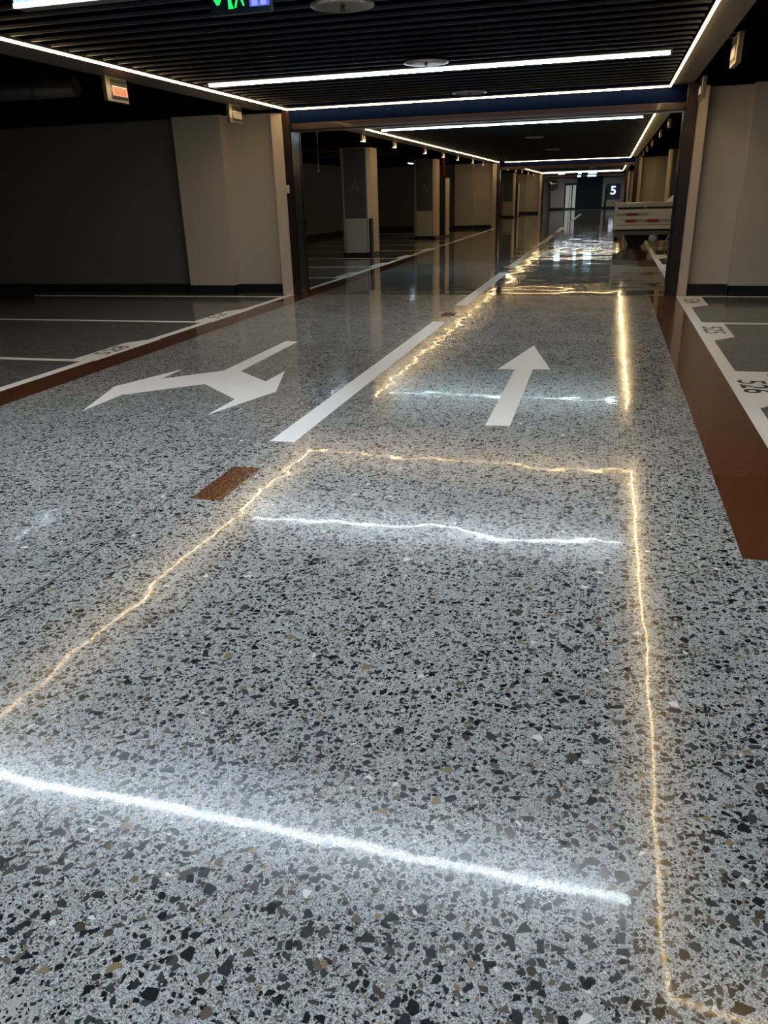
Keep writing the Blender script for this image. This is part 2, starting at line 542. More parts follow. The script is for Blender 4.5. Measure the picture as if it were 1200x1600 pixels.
# dropped aisle ceiling: backing board, slats, soffits
def aisle_ceiling(y0, y1, s0, s1, pitch, individual, name='ceiling', near_end=False):
    o = tag(MB().box(SL, SR + 0.0, y0, y1, CZ + .07, 3.45).build(name, 'black'), kind='structure')
    w_ = pitch * .62
    n = int((s1 - s0) / pitch)
    proto = None
    if not individual:
        mb = MB()
    for k in range(n):
        y = s0 + (k + .2) * pitch
        if individual:
            if proto is None:
                proto = MB().box(AL + .03, AR - .03, .012, w_, -.05, .0, 'slat').box(AL + .03, AR - .03, 0, .012, -.053, .0, 'slat_highlight').build('slat', None, o)
                q = proto
            else:
                q = proto.copy(); COL.objects.link(q); q.parent = o
            q.location = (0, y, CZ + .055)
        else:
            mb.box(AL + .03, AR - .03, y + .012, y + w_, CZ + .005, CZ + .055, 'slat').box(AL + .03, AR - .03, y, y + .012, CZ + .002, CZ + .055, 'slat_highlight')
    if not individual:
        mb.build('slat', None, o)['kind'] = 'stuff'
    # soffit sheets in 3 m lengths
    for xa, xb in ((SL, AL - .02), (AR + .02, SR)):
        y = y0 + .0
        while y < y1 - .01:
            e = min(y + 3.0, y1)
            MB().box(xa, xb, y + .003, e - .003, CZ + .0, CZ + .07).build('soffit_panel', 'soffit' if y0 < 10 else 'soffit_lit', o)
            y = e
    return o

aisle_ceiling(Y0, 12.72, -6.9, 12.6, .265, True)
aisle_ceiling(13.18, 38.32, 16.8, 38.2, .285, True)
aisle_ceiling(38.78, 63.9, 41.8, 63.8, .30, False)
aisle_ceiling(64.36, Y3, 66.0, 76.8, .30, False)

# end wall of the aisle
EY = Y3 - .2
endw = tag(MB().box(XL, -5.3, EY, Y3, 0, 3.45).box(-5.3, -4.1, EY - .6, Y3, 0, 2.75).box(-4.1, -3.05, EY, Y3, 2.15, 3.45).box(-.8, XR, EY, Y3, 0, 3.45).build('wall_back', 'trim'), kind='structure')
tag(MB().box(-3.05, -.8, EY - .1, Y3, 0, 3.45).build('wall_back', 'wall_dark'), kind='structure')
tag(MB().box(-5.3, -4.12, EY - .63, EY - .6, 0, .15).box(-.78, 3, EY - .03, EY, 0, .15).build('baseboard_back', 'skirting'), kind='structure')
tag(MB().box(-5.3, 1.2, EY - .62, EY, 2.62, 3.45).build('trim_1', 'black'), kind='structure')

# stones ground flush into the near floor: the 300 largest are pieces, the rest live in the floor material
def build_stones():
    rnd = random.Random(21)
    shapes = []
    for k in range(26):
        n = rnd.choice((5, 6, 6, 7, 7, 8))
        el = rnd.uniform(.55, .95)
        pts = []
        for j in range(n):
            a = 2 * math.pi * (j + rnd.uniform(-.28, .28)) / n
            r = rnd.uniform(.72, 1.12)
            pts.append((r * math.cos(a), r * el * math.sin(a)))
        # soften corners
        out = []
        for j in range(n):
            p_, q_ = pts[j], pts[(j + 1) % n]
            out.append((p_[0] * .86 + q_[0] * .14, p_[1] * .86 + q_[1] * .14))
            out.append((p_[0] * .14 + q_[0] * .86, p_[1] * .14 + q_[1] * .86))
        shapes.append(out)
    kinds = ['chip_a'] * 9 + ['chip_b'] * 8 + ['chip_c'] * 5 + ['chip_d'] * 4 + ['chip_g'] * 2 + ['chip_e'] * 1 + ['chip_f'] * 1
    cache = {}
    placed = []
    tries = 0
    while len(placed) < 300 and tries < 20000:
        tries += 1
        y = .95 + (rnd.random() ** 1.35) * 2.1
        x = rnd.uniform(-1.62 - (y - 1) * .45, .62 + (y - 1) * .08)
        r = rnd.choice((.008, .009, .010, .010, .011, .012, .013, .0155))
        if any((x - a) ** 2 + (y - b_) ** 2 < (r + c + .004) ** 2 for a, b_, c in placed):
            continue
        placed.append((x, y, r))
        s_ = rnd.randrange(len(shapes)); k_ = rnd.choice(kinds)
        if (s_, k_) not in cache:
            o = MB().prism(shapes[s_], -.02, .03).build('stone_chip', k_, floor)
            cache[(s_, k_)] = o.data
        else:
            o = bpy.data.objects.new('stone_chip', cache[(s_, k_)])
            COL.objects.link(o); o.parent = floor
        o.location = (x, y, 0)
        o.rotation_euler = (0, 0, rnd.uniform(0, 6.28))
        o.scale = (r, r, .015)
build_stones()

# ------------------------------------------------------------------ floor markings (a millimetre or two of paint)
PZ = .0015
def mark(name, pts, mat, label, group=None, z=PZ, cat='road marking'):
    return tag(MB().prism(pts, 0, z).build(name, mat), label, cat, group)
def rect(x0, x1, y0, y1):
    return [(x0, y0), (x1, y0), (x1, y1), (x0, y1)]

mark('brown_strip', rect(.67, 1.05, 3.32, 12.7), 'brown_paint', 'wide reddish brown painted strip along the right side of the near aisle')
mark('brown_strip', rect(.67, 1.05, 12.7, 38.3), 'brown_paint', 'reddish brown strip running under the flatbed truck beyond the shutter opening')
mark('brown_strip', rect(-5.08, -4.70, 3.32, 12.7), 'brown_paint', 'reddish brown painted strip along the left side of the near aisle')
mark('brown_strip', rect(-5.08, -4.70, 12.7, 38.3), 'brown_paint', 'reddish brown strip on the left beyond the shutter opening, before the columns')
mark('brown_patch', rect(-2.10, -1.92, 3.50, 4.05), 'brown_paint', 'brown rectangle on the centre line, left of the near warm reflection')
mark('brown_patch', rect(-2.10, -1.92, 10.40, 10.72), 'brown_paint', 'small brown rectangle between the first and second centre dashes')

dash_labels = ['long white centre line dash nearest the camera, between the two arrows', 'second white centre dash, just before the shutter opening',
               'third white centre dash, beyond the shutter opening', 'fourth white centre dash, in the rippled reflections', 'far white centre dash before the second opening']
for k, (a, b) in enumerate(((4.59, 9.87), (11.47, 16.5), (18.0, 24.0), (26, 31.5), (33.5, 38.2))):
    mark('lane_dash', rect(-2.09, -1.92, a, b), 'white_paint', dash_labels[k])
mark('lane_dash', rect(-2.09, -1.92, 42, 60), 'white_paint', 'last centre line stretch leading to the end wall')

mark('direction_arrow', [(-.67, 8.33), (-.89, 7.10), (-.735, 7.11), (-.73, 5.21), (-.56, 5.23), (-.575, 7.13), (-.42, 7.15)], 'white_paint',
     'straight white arrow pointing away, right of the centre line')
mark('direction_arrow', [(-3.904, 5.084), (-4.147, 5.894), (-3.903, 6.673), (-3.885, 6.247), (-3.459, 6.675), (-3.474, 8.294), (-3.323, 8.269), (-3.283, 6.67), (-2.861, 6.291), (-2.855, 6.73),
                         (-2.614, 5.935), (-2.841, 5.145), (-2.847, 5.629), (-3.37, 6.112), (-3.898, 5.619)], 'white_paint',
     'branched white arrow in the left lane, turning and straight heads')

# edge lines of the bays, with number boxes
def number_box(side, yl, num, label, txt='black_paint', dim=False):
    """White number box at the aisle end of a bay line, with black digits."""
    o = empty('bay_number', (0, 0, 0))
    if side < 0:
        pts = [(-5.06, yl - .02), (-5.06, yl + 1.28), (-5.16, yl + 1.28), (-5.36, yl + 1.0), (-5.36, yl - .02)]
        MB().prism(pts, .0015, .003).build('number_panel', 'white_paint', o)
        if num:
            text_obj('digits', num, .19, .50, txt, (-5.235, yl + .55, .0036), (0, 1, 0), (-1, 0, 0), o, bold=.01)
    else:
        pts = [(1.06, yl + .02), (1.06, yl - 1.25), (1.17, yl - 1.25), (1.40, yl - 1.0), (1.40, yl + .02)]
        MB().prism(pts, .0015, .003).build('number_panel', 'white_paint', o)
        if num:
            text_obj('digits', num, .22, .46, txt, (1.235, yl - .56, .0036), (0, -1, 0), (1, 0, 0), o, bold=.01)
    return tag(o, label, 'bay number')

mark('edge_line', rect(-5.20, -5.08, 2.0, 12.7), 'white_paint', 'white line edging the left bays of the near aisle')
mark('edge_line', rect(1.05, 1.165, 3.3, 12.7), 'white_paint', 'white line edging the right bays of the near aisle')
mark('edge_line', rect(-5.20, -5.08, 13.2, 38.3), 'white_paint', 'white line edging the left bays beyond the shutter opening')
mark('edge_line', rect(1.05, 1.165, 13.2, 38.3), 'white_paint', 'white line edging the right bays under the flatbed truck')
for y, t in ((4.2, 'nearest white cross line on the left, mostly out of frame'), (6.93, 'white cross line running left from the nearer left number panel'), (9.58, 'white cross line running left from the number panel near the wall pier'), (12.36, 'white cross line at the foot of the left wall')):
    mark('bay_line', rect(-10.6, -5.2, y - .05, y + .05), 'white_paint', t)
for y, t in ((7.24, 'white cross line at the right edge, level with the branched arrow'), (10.05, 'thin white cross line on the right between the two nearest number panels'), (12.64, 'white cross line at the foot of the right wall')):
    mark('bay_line', rect(1.165, 6.6, y - .05, y + .05), 'white_paint', t)
for k, y in enumerate((15.5, 18.0, 20.6, 23.5, 26.2, 28.9, 32.0, 34.8)):
    mark('bay_line', rect(-10.6, -5.2, y - .05, y + .05), 'white_paint', ['first', 'second', 'third', 'fourth', 'fifth', 'sixth', 'seventh', 'eighth'][k] + ' white cross line of the left row beyond the shutter opening')
for k, y in enumerate((15.5, 18.2, 21.0, 23.6, 26.4, 29.2)):
    mark('bay_line', rect(1.165, 6.6, y - .05, y + .05), 'white_paint', ['first', 'second', 'third', 'fourth', 'fifth', 'sixth'][k] + ' white cross line of the right row beyond the shutter opening')
number_box(-1, 6.95, '528', 'white bay number panel 528, the nearer on the left')
number_box(-1, 9.6, '529', 'white bay number panel 529 on the left before the wall pier')
number_box(1, 7.25, '526', 'white bay number panel 526 at the right edge of the picture')
number_box(1, 10.08, '525', 'white bay number panel 525 on the right, second nearest')
number_box(1, 12.66, '524', 'white bay number panel 524 at the foot of the right shutter frame')
for k, y in enumerate((15.5, 18.0, 20.6, 23.5)):
    number_box(-1, y, ('530', '531', '532', '533')[k] if k == 0 else None, 'blurred white number panel, %s of the left row beyond the opening' % ('first', 'second', 'third', 'fourth')[k])
for k, y in enumerate((18.2, 21.0)):
    number_box(1, y, None, 'white number panel on the right before the flatbed truck, %s one' % ('nearer', 'farther')[k])
tag(MB().box(-2.215, -2.205, -2, 12.7, -.01, .0006).build('floor_joint', 'joint'), 'thin dark saw-cut joint running along the aisle floor left of the centre dashes', 'floor joint')

# ------------------------------------------------------------------ lights
def linear_light(y, label, x0=-4.72, x1=.47, mat='white_led'):
    o = empty('linear_light', ((x0 + x1) / 2, y, CZ))
    h_ = (x1 - x0) / 2
    MB().box(-h_ - .02, h_ + .02, -.05, .05, -.025, .0, bev=.003).build('housing', 'soffit', o)
    MB().box(-h_, h_, -.042, .042, -.054, -.025, 'white_side').box(-h_, h_, -.036, .036, -.0555, -.0545, mat).build('diffuser', None, o)
    MB().box(-h_ - .02, -h_, -.045, .045, -.057, -.025).build('end_cap', 'soffit', o)
    MB().box(h_, h_ + .02, -.045, .045, -.057, -.025).build('end_cap', 'soffit', o)
    return tag(o, label, 'ceiling light')
linear_light(9.53, 'bright white linear ceiling light, the long one at the top of the picture', mat='white_led_mid')
linear_light(3.95, 'white linear ceiling light overhead whose reflection crosses the bottom of the floor')
linear_light(-.6, 'white linear ceiling light just behind the camera', x1=1.5)
linear_light(17.25, 'white linear ceiling light just beyond the blue shutter header', mat='white_led_far')
linear_light(72.0, 'added unseen white linear light behind the last header, brightening the end wall')  # added out of view to brighten the end wall
linear_light(60.0, 'white linear ceiling light far away before the end wall', mat='white_led_dim')

def led_strip(pts, label):
    """Warm LED strip along the soffit edge: a glowing channel with the diodes facing down."""
    o = empty('led_strip', (0, 0, 0))
    for (xa, ya), (xb, yb) in zip(pts, pts[1:]):
        e = .0105
        if abs(xa - xb) < 1e-6:
            x0, x1, y0, y1 = xa - e, xa + e, min(ya, yb) - e, max(ya, yb) + e
        else:
            x0, x1, y0, y1 = min(xa, xb) + e, max(xa, xb) - e, ya - e, ya + e
        MB().box(x0, x1, y0, y1, CZ - .031, CZ - .013, 'warm_side').box(x0 + .002, x1 - .002, y0 + .002, y1 - .002, CZ - .0325, CZ - .0315, 'warm_led').box(x0, x1, y0, y1, CZ - .013, CZ + .003, 'soffit').build('led_channel', None, o)
    return tag(o, label, 'light strip')
led_strip([(AL, -6.8), (AL, 12.66), (AR, 12.66), (AR, 3.3), (3.6, 3.3)], 'warm LED strip framing the near slatted ceiling on three sides')
led_strip([(AL, 38.15), (AL, 17.0)], 'warm LED strip along the left edge of the ceiling beyond the opening')
led_strip([(-4.75, 38.2), (AR, 38.2), (AR, 16.7)], 'warm LED strip along the right and far edges of the ceiling beyond the opening')
led_strip([(AL, 42.0), (AL, 63.7), (AR, 63.7), (AR, 42.0)], 'distant warm LED strip framing the third ceiling')

def tube_light(x, y, label, z=3.0, l=1.2, cord=False):
    o = empty('tube_light', (x, y, z))
    MB().box(-.03, .03, -l / 2, l / 2, .015, .06, bev=.004).build('batten', 'plate', o)
    MB().cyl((0, -l / 2 + .02, 0), (0, l / 2 - .02, 0), .016, seg=12).build('tube', 'tube', o)
    build_each(MB().cyl((0, -l / 2 + .1, .06), (0, -l / 2 + .1, 3.45 - z), .006, seg=6).cyl((0, l / 2 - .1, .06), (0, l / 2 - .1, 3.45 - z), .006, seg=6), 'hanger', 'steel', o)
    if cord:
        MB().cyl((-.05, -l / 2 + .1, .05), (-.06, -l / 2 + .1, -.85), .004, seg=6).lathe([(.012, -.9), (.02, -.87), (.006, -.84)], (-.06, -l / 2 + .1, 0), seg=8).build('pull_cord', 'plate', o)
    return tag(o, label, 'ceiling light')
tube_light(-7.8, 8.6, 'cool tube light over the near left bays, seen as a pale streak on the floor', z=2.83)
tube_light(-6.2, 18.0, 'small cool tube light with a hanging cord, left beyond the opening', z=2.95, cord=True)
tube_light(-8.6, 36.2, 'small cool tube light far left beside the second column', z=2.83)

# ------------------------------------------------------------------ things on the ceilings
def sprinkler(x, y, label, proto=[None]):
    if proto[0] is None:
        o = empty('sprinkler_plate', (x, y, CZ))
        MB().lathe([(.232, -.018), (.236, -.03), (.20, -.038), (.03, -.026), (.025, -.02), (.20, -.028)][:4], (0, 0, 0), seg=40).build('collector_disc', 'steel', o)
        MB().cyl((0, 0, .02), (0, 0, -.05), .014, seg=10).cyl((0, 0, -.062), (0, 0, -.066), .022, seg=12).cyl((-.012, 0, -.05), (-.006, 0, -.064), .003, seg=6).cyl((.012, 0, -.05), (.006, 0, -.064), .003, seg=6).build('sprinkler_head', 'black_paint', o)
        MB().cyl((0, 0, -.03), (0, 0, .06), .02, seg=10).build('drop_pipe', 'dark_steel', o)
        proto[0] = o
    else:
        o = copy_tree(proto[0])
        o.location = (x, y, CZ)
    return tag(o, label, 'sprinkler', 'sprinkler plates on the slatted ceilings')
for y, t in ((6.3, 'round metal sprinkler plate cut off by the top edge of the picture'), (9.15, 'round metal sprinkler plate just in front of the long white light'), (11.95, 'round metal sprinkler plate beside the warm strip at the blue header'),
             (22.0, 'faint sprinkler plate on the ceiling just beyond the far white light'), (28.6, 'faint sprinkler plate in the middle of the second ceiling')):
    sprinkler(-2.0, y, t)

def lantern(side, y, label, number=None, lit=False, small=False):
    """Thin bay indicator box hanging at the outer edge of a soffit; face looks into the aisle."""
    x = -5.5 if side < 0 else 1.05
    s_ = 1 if side < 0 else -1
    o = empty('bay_indicator', (x, y, CZ))
    MB().box(-.025, .025, -.21, .21, -.255, .0, bev=.004).build('case', 'lantern_steel', o)
    MB().box(*sorted((s_ * .025, s_ * .029)), -.12, .195, -.225, -.03).build('window', 'lantern_glass', o)
    MB().box(*sorted((s_ * .029, s_ * .031)), -.10, .19, -.19, -.11).build('screen', 'orange' if number else 'plate', o)
    MB().box(*sorted((s_ * .029, s_ * .032)), -.11, .185, -.105, -.095).build('window_bar', 'steel', o)
    build_each((MB().box(-.008, .008, -.15, -.12, 0, .02).box(-.008, .008, .12, .15, 0, .02) if side < 0 else MB().box(-.09, .008, -.15, -.12, 0, .012).box(-.09, .008, .12, .15, 0, .012)), 'bracket', 'dark_steel', o)
    if number:
        text_obj('digits', number, .055, .22, 'orange_text', (s_ * .0318, .045, -.15), (0, s_, 0), (0, 0, 1), o)
    if lit:
        MB().box(-.03, .03, -.2, .2, -.262, -.25).build('lamp_bar', 'dotlamp', o)
    if small:
        o.scale = (1, .62, .62)
    return tag(o, label, 'indicator box', 'bay indicator boxes along the soffits')
lantern(-1, 8.72, 'bay indicator box with a lit orange screen, nearest on the left', number='5026')
lantern(-1, 11.8, 'bay indicator box with a plain screen above the left wall pier')
lantern(1, 9.05, 'bay indicator box nearest on the right, seen almost edge on')
lantern(1, 12.15, 'bay indicator box at the head of the right cream architrave')
for k, y in enumerate((18.45, 21.26, 24.9, 27.7, 30.4, 33.8, 36.6)):
    lantern(-1, y, 'small bay indicator box, %s of the left row beyond the opening' % ('first', 'second', 'third', 'fourth', 'fifth', 'sixth', 'seventh')[k], lit=True, small=True)
for k, y in enumerate((18.73, 21.95, 26.2, 29.9, 33.3, 36.8)):
    lantern(1, y, 'small bay indicator box, %s of the right row beyond the opening' % ('first', 'second', 'third', 'fourth', 'fifth', 'sixth')[k], small=True)
for k, y in enumerate((42.0, 45.5, 49.5, 53, 57, 61)):
    lantern(-1, y, 'tiny far bay indicator box, %s of the left row past the second opening' % ('first', 'second', 'third', 'fourth', 'fifth', 'sixth')[k], lit=True, small=True)

# the lit sign box at the top left and the exit sign
sg = empty('light_box_sign', (-2.6, 4.2, 2.5))
MB().box(-.6, .6, .012, .10, 0, .26, bev=.003).build('case', 'soffit', sg)
MB().box(-.597, .597, 0, .012, .022, .258).build('face', 'sign_face', sg)
MB().box(-.6, .6, -.004, .012, .0, .022).build('edge_strip', 'sign_edge', sg)
for x in (-.4, .4):
    build_each(MB().cyl((x, .05, .26), (x, .05, .33), .008, seg=8), 'hanger', 'steel', sg)
tag(sg, 'blue-grey light box with a bright white lower edge, top left corner', 'sign')

ex = empty('exit_sign', (-2.135, 4.8, 2.5))
MB().box(-.19, .19, .0, .03, 0, .20, bev=.003).build('case', 'exit_face', ex)
def xz(name, pts, mat):
    return MB().yprism(pts, -.003, .0).build(name, mat, ex)
# left-pointing arrow
xz('arrow', [(-.178, .095), (-.125, .135), (-.125, .11), (-.085, .11), (-.085, .085), (-.120, .085), (-.120, .078), (-.135, .052), (-.152, .052)], 'exit_green')
# doorway panel and running man
xz('doorway', [(-.078, .028), (-.045, .028), (-.058, .06), (-.055, .17), (-.078, .17)], 'exit_green')
xz('running_man', [(-.040, .032), (-.028, .032), (-.036, .045), (-.022, .09), (-.03, .12), (-.045, .105), (-.05, .112), (-.032, .136), (-.008, .136), (.006, .118), (.018, .122), (.02, .114), (.004, .106), (-.004, .112), (-.002, .088), (.012, .078), (.022, .038), (.012, .038), (.0, .068), (-.018, .072), (-.032, .042)], 'exit_green')
MB().cyl((-.006, -.003, .152), (-.006, 0, .152), .011, seg=12).build('running_man_head', 'exit_green', ex)
xz('blue_panel', [(.055, .03), (.178, .03), (.178, .175), (.055, .175)], 'exit_blue')
for a in (.068, .122):
    MB().yprism([(a, .034), (a + .038, .034), (a + .030, .165), (a + .006, .165)], -.005, -.003).build('pale_figure', 'exit_pale', ex)
for x in (-.13, .13):
    build_each(MB().cyl((x, .015, .2), (x, .015, .33), .006, seg=8), 'hanger', 'steel', ex)
tag(ex, 'hanging green exit sign with arrow, running figure and blue panel, top edge', 'sign')

# far hanging signs
for k, (x, w_, y, z, mt, t) in enumerate(((-3.25, .42, 56, 2.52, 'sign_cold', 'small bright white hanging sign, leftmost far away'), (-2.08, .22, 56, 2.52, 'sign_cold', 'narrow cold-lit hanging sign in the far middle'), (-1.28, .55, 56, 2.52, 'sign_cold', 'wide cold-lit hanging sign, rightmost far away'))):
    o = empty('hanging_sign', (x, y, z))
    MB().box(-w_ / 2, w_ / 2, 0, .08, 0, .17, bev=.004).build('case', 'exit_face', o)
    MB().box(-w_ / 2 + .015, w_ / 2 - .015, -.006, 0, .03, .155).build('face', mt, o)
    if k:
        MB().box(-w_ / 2 - .05, w_ / 2 - .02, 0, .06, -.17, -.03).build('lower_panel', 'exit_face', o)
        MB().box(-w_ / 2 - .04, w_ / 2 - .03, -.006, 0, -.16, -.05).build('lower_face', 'sign_cold_dim', o)
    build_each(MB().cyl((-w_ / 3, .04, .17), (-w_ / 3, .04, .33), .01, seg=6).cyl((w_ / 3, .04, .17), (w_ / 3, .04, .33), .01, seg=6), 'hanger', 'steel', o)
    tag(o, t, 'sign')

# ------------------------------------------------------------------ columns
def column(y, label, x0=-7.05, x1=-6.22, letter=True, guard=True):
    w_, d_ = x1 - x0, .85
    o = empty('column', ((x0 + x1) / 2, y + d_ / 2, 0))
    h, dd, c = w_ / 2, d_ / 2, .07
    octo = [(-h + c, -dd), (h - c, -dd), (h, -dd + c), (h, dd - c), (h - c, dd), (-h + c, dd), (-h, dd - c), (-h, -dd + c)]
    MB().prism(octo, .10, 2.72).build('shaft', 'trim', o)
    g = .015
    MB().prism([(x * 1.01, y_ * 1.01) for x, y_ in octo], 0, .10).build('base', 'skirting', o)
    MB().prism([(x * .98, y_ * .98) for x, y_ in octo], 2.72, 3.45).build('upper_shaft', 'black', o)
    p = .105
    MB().box(-h + p, h - p, -dd - .006, -dd, .98, 2.71).build('upper_panel', 'column_grey', o)
    MB().box(-h + p + g, h - p - g, -dd - .012, -dd, .115, .965, bev=.003).build('lower_panel', 'column_pale', o)
    build_each(MB().box(-h + p, -h + p + .012, -dd - .004, -dd, .10, .98).box(h - p - .012, h - p, -dd - .004, -dd, .10, .98), 'panel_seam', 'skirting', o)
    MB().box(h - .006, h + .006, -dd + .16, dd - .16, .98, 2.71).build('side_panel', 'trim', o)
    if guard:
        build_each(MB().box(h - .05, h + .014, -dd - .014, -dd + .05, .1, .98), 'corner_guard', 'black_paint', o)
        build_each(MB().box(h - .02, h + .018, -dd + .12, -dd + .15, .1, .98), 'corner_guard', 'black_paint', o)
    if letter:
        text_obj('letter', 'A', .26, .24, 'letter', (0, -dd - .008, 1.78), (1, 0, 0), (0, 0, 1), o)
    return tag(o, label, 'column')
column(21.35, 'nearest square column on the left beyond the opening, pale lower panel and letter A')
column(29.9, 'second column on the left, behind the nearest, with a red pipe beside it', guard=False)
column(47.0, 'third column on the left, dark, past the second opening', guard=False)
column(55.5, 'fourth column on the left, far away past the second opening', guard=False, letter=False)
column(30.0, 'column on the right above the flatbed truck', x0=1.8, x1=2.7, letter=False, guard=False)
column(21.35, 'column on the right hidden behind the right shutter frame', x0=1.95, x1=2.8, letter=False, guard=False)

def hose_cabinet(y, label):
    o = empty('fire_cabinet', (-6.22, y, 0))
    MB().box(-.2, .09, 0, .8, .04, 2.12, bev=.006).build('cabinet_body', 'black_paint', o)
    d = MB().box(.09, .11, .02, .78, .06, 2.10, bev=.004).build('door', 'trim', o)
    MB().box(.11, .13, .68, .70, 1.0, 1.2).build('handle', 'steel', d)
    return tag(o, label, 'fire cabinet')
hose_cabinet(31.3, 'tall black fire cabinet with a pale door beside the second column')
hose_cabinet(56.9, 'distant tall black fire cabinet beside the far left column')
tag(MB().cyl((-6.27, 31.6, 2.12), (-6.27, 31.6, 3.45), .06, seg=14).lathe([(.085, 2.2), (.085, 2.26)], (-6.27, 31.6, 0), seg=14).build('red_pipe', 'red'), 'red fire water pipe rising from the black cabinet', 'pipe')
tag(MB().cyl((-6.27, 57.2, 2.12), (-6.27, 57.2, 3.45), .06, seg=12).lathe([(.085, 2.2), (.085, 2.26)], (-6.27, 57.2, 0), seg=12).build('red_pipe', 'red'), 'far fire water pipe above the distant black cabinet', 'pipe')

# ducts and pipes under the black slab over the left bays
def duct(x0, x1, y0, y1, z, label, round_=False):
    o = empty('air_duct', ((x0 + x1) / 2, (y0 + y1) / 2, z))
    hx, hy = (x1 - x0) / 2, (y1 - y0) / 2
    if round_:
        MB().cyl((-hx, 0, .0), (hx, 0, 0), .13, seg=20).build('duct_body', 'duct', o)
        for t in (-.6, 0, .6):
            build_each(MB().cyl((hx * t - .02, 0, 0), (hx * t + .02, 0, 0), .145, seg=20), 'flange', 'duct', o)
    else:
        MB().box(-hx, hx, -hy, hy, -.12, .12, bev=.006).build('duct_body', 'duct', o)
        n = max(2, int((hx + hy) / .8))
        for k in range(n):
            t = -1 + 2 * (k + .5) / n
            if hx > hy:
                build_each(MB().box(hx * t - .02, hx * t + .02, -hy - .02, hy + .02, -.14, .14), 'flange', 'duct', o)
            else:
                build_each(MB().box(-hx - .02, hx + .02, hy * t - .02, hy * t + .02, -.14, .14), 'flange', 'duct', o)
    build_each(MB().cyl((-hx * .7, 0, .1), (-hx * .7, 0, 3.45 - z), .008, seg=6).cyl((hx * .7, 0, .1), (hx * .7, 0, 3.45 - z), .008, seg=6), 'hanger', 'steel', o)
    return tag(o, label, 'duct')
duct(-11.4, -7.95, 11.2, 11.9, 3.17, 'grey round-ended duct under the black ceiling, far left', round_=True)
duct(-11.2, -8.9, 27.0, 27.6, 3.1, 'grey duct over the left bays, behind the first column')
duct(-11.2, -8.0, 31.0, 31.6, 3.12, 'grey duct over the left bays, before the second column')
duct(-10.0, -7.6, 19.6, 20.0, 3.2, 'grey duct over the left bays just inside the shutter opening')

# switch plate on the left jamb, loose cable on the track
sw = empty('switch_plate', (-5.085, 12.66, 1.66))
MB().box(-.04, .04, -.012, 0, -.06, .06, bev=.003).build('plate', 'plate', sw)
MB().box(-.018, .018, -.018, -.012, -.03, .03, bev=.002).build('button', 'trim', sw)
tag(sw, 'small pale switch plate on the left brown shutter jamb', 'switch')
mb = MB()
pts = [(-4.95 + .015 * math.sin(k * 1.3), 13.04 + .01 * math.cos(k), 1.15 - k * .055) for k in range(12)]
for a, b in zip(pts, pts[1:]):
    mb.cyl(a, b, .006, seg=6)
tag(mb.build('loose_cable', 'dark_steel'), 'thin loose cable hanging on the left shutter track', 'cable')

# dark planks at the far left
for k in range(3):
    o = MB().box(-.55, .55, -.09, .09, 0, .035, bev=.004).build('plank', 'wood')
    o.location = (-10.35 + .05 * k, 11.85 - .03 * k, .036 * k)
    o.rotation_euler = (0, 0, .10 + .03 * k)
    tag(o, ('bottom', 'middle', 'top')[k] + ' dark plank of the small stack by the left wall', 'plank', 'planks by the left wall')

# ------------------------------------------------------------------ flatbed truck, side-on, nose in the right bay
tr = empty('flatbed_truck', (.13, 23.8, 0))
L, W = 2.55, 1.5
MB().box(.02, L, .03, W - .03, .50, .58, bev=.004).build('bed_floor', 'truck_dark', tr)
side = MB().box(.05, L, 0, .035, .60, 1.00).build('side_board', 'truck_white', tr)
for z in (.765, .93):
    MB().box(.05, L, -.012, .0, z - .012, z + .012, bev=.003).build('pressed_rib', 'truck_white', side)
for xa, xb, m_, z0 in ((.05, .31, 'tape_silver', .83), (.31, .61, 'tape_red', .83), (.61, .90, 'tape_silver', .83), (.29, .59, 'tape_red', .66), (.59, .88, 'tape_silver', .66), (.88, 1.18, 'tape_red', .66), (1.18, 1.5, 'tape_silver', .66), (1.62, 1.9, 'tape_red', .66), (2.0, 2.4, 'tape_silver', .66)):
    MB().box(xa, xb, -.016, -.0, z0, z0 + .075).build('reflective_tape', m_, side)
for x in (.80, 1.56, 2.3):
    MB().box(x - .015, x + .015, -.024, .0, .96, 1.06).build('latch', 'steel', side)
MB().box(.08, L, .01, .04, 1.0, 1.06).build('shadow_gap', 'truck_dark', tr)
MB().box(0, L, -.02, .04, 1.055, 1.17, bev=.008).build('top_rail', 'rail_metal', tr)
MB().box(.0, .07, -.012, .05, .50, 1.17, bev=.004).build('corner_post', 'truck_white', tr)
MB().box(-.015, L, -.02, .04, .48, .58, bev=.008).build('lower_rail', 'truck_white', tr)
MB().box(.05, L, -.005, .04, .33, .43, bev=.004).build('chassis_beam', 'truck_grey', tr)
MB().box(.05, L, .02, .05, .43, .50).build('shadow_gap', 'truck_dark', tr)
MB().box(-.005, .035, .05, W - .05, .58, 1.16, bev=.004).build('tailgate', 'truck_white', tr)
MB().box(.03, L, W - .035, W, .58, 1.16).build('side_board', 'truck_white', tr)
MB().box(L - .04, L, .03, W - .03, .58, 1.5).build('headboard', 'truck_white', tr)
build_each(MB().box(.3, 4.0, .45, .55, .36, .50).box(.3, 4.0, W - .55, W - .45, .36, .50), 'frame_rail', 'truck_dark', tr)
MB().box(.36, 2.5, .30, 1.2, .17, .50, bev=.02).build('underbody', 'truck_dark', tr)
lp = MB().box(.01, .23, .0, .06, .14, .33, bev=.006).build('tail_lamp_box', 'truck_grey', tr)
MB().box(.03, .12, -.006, 0, .17, .29).build('lens', 'truck_dark', lp)
MB().box(.14, .20, -.006, 0, .17, .29).build('lens', 'tape_red', lp)
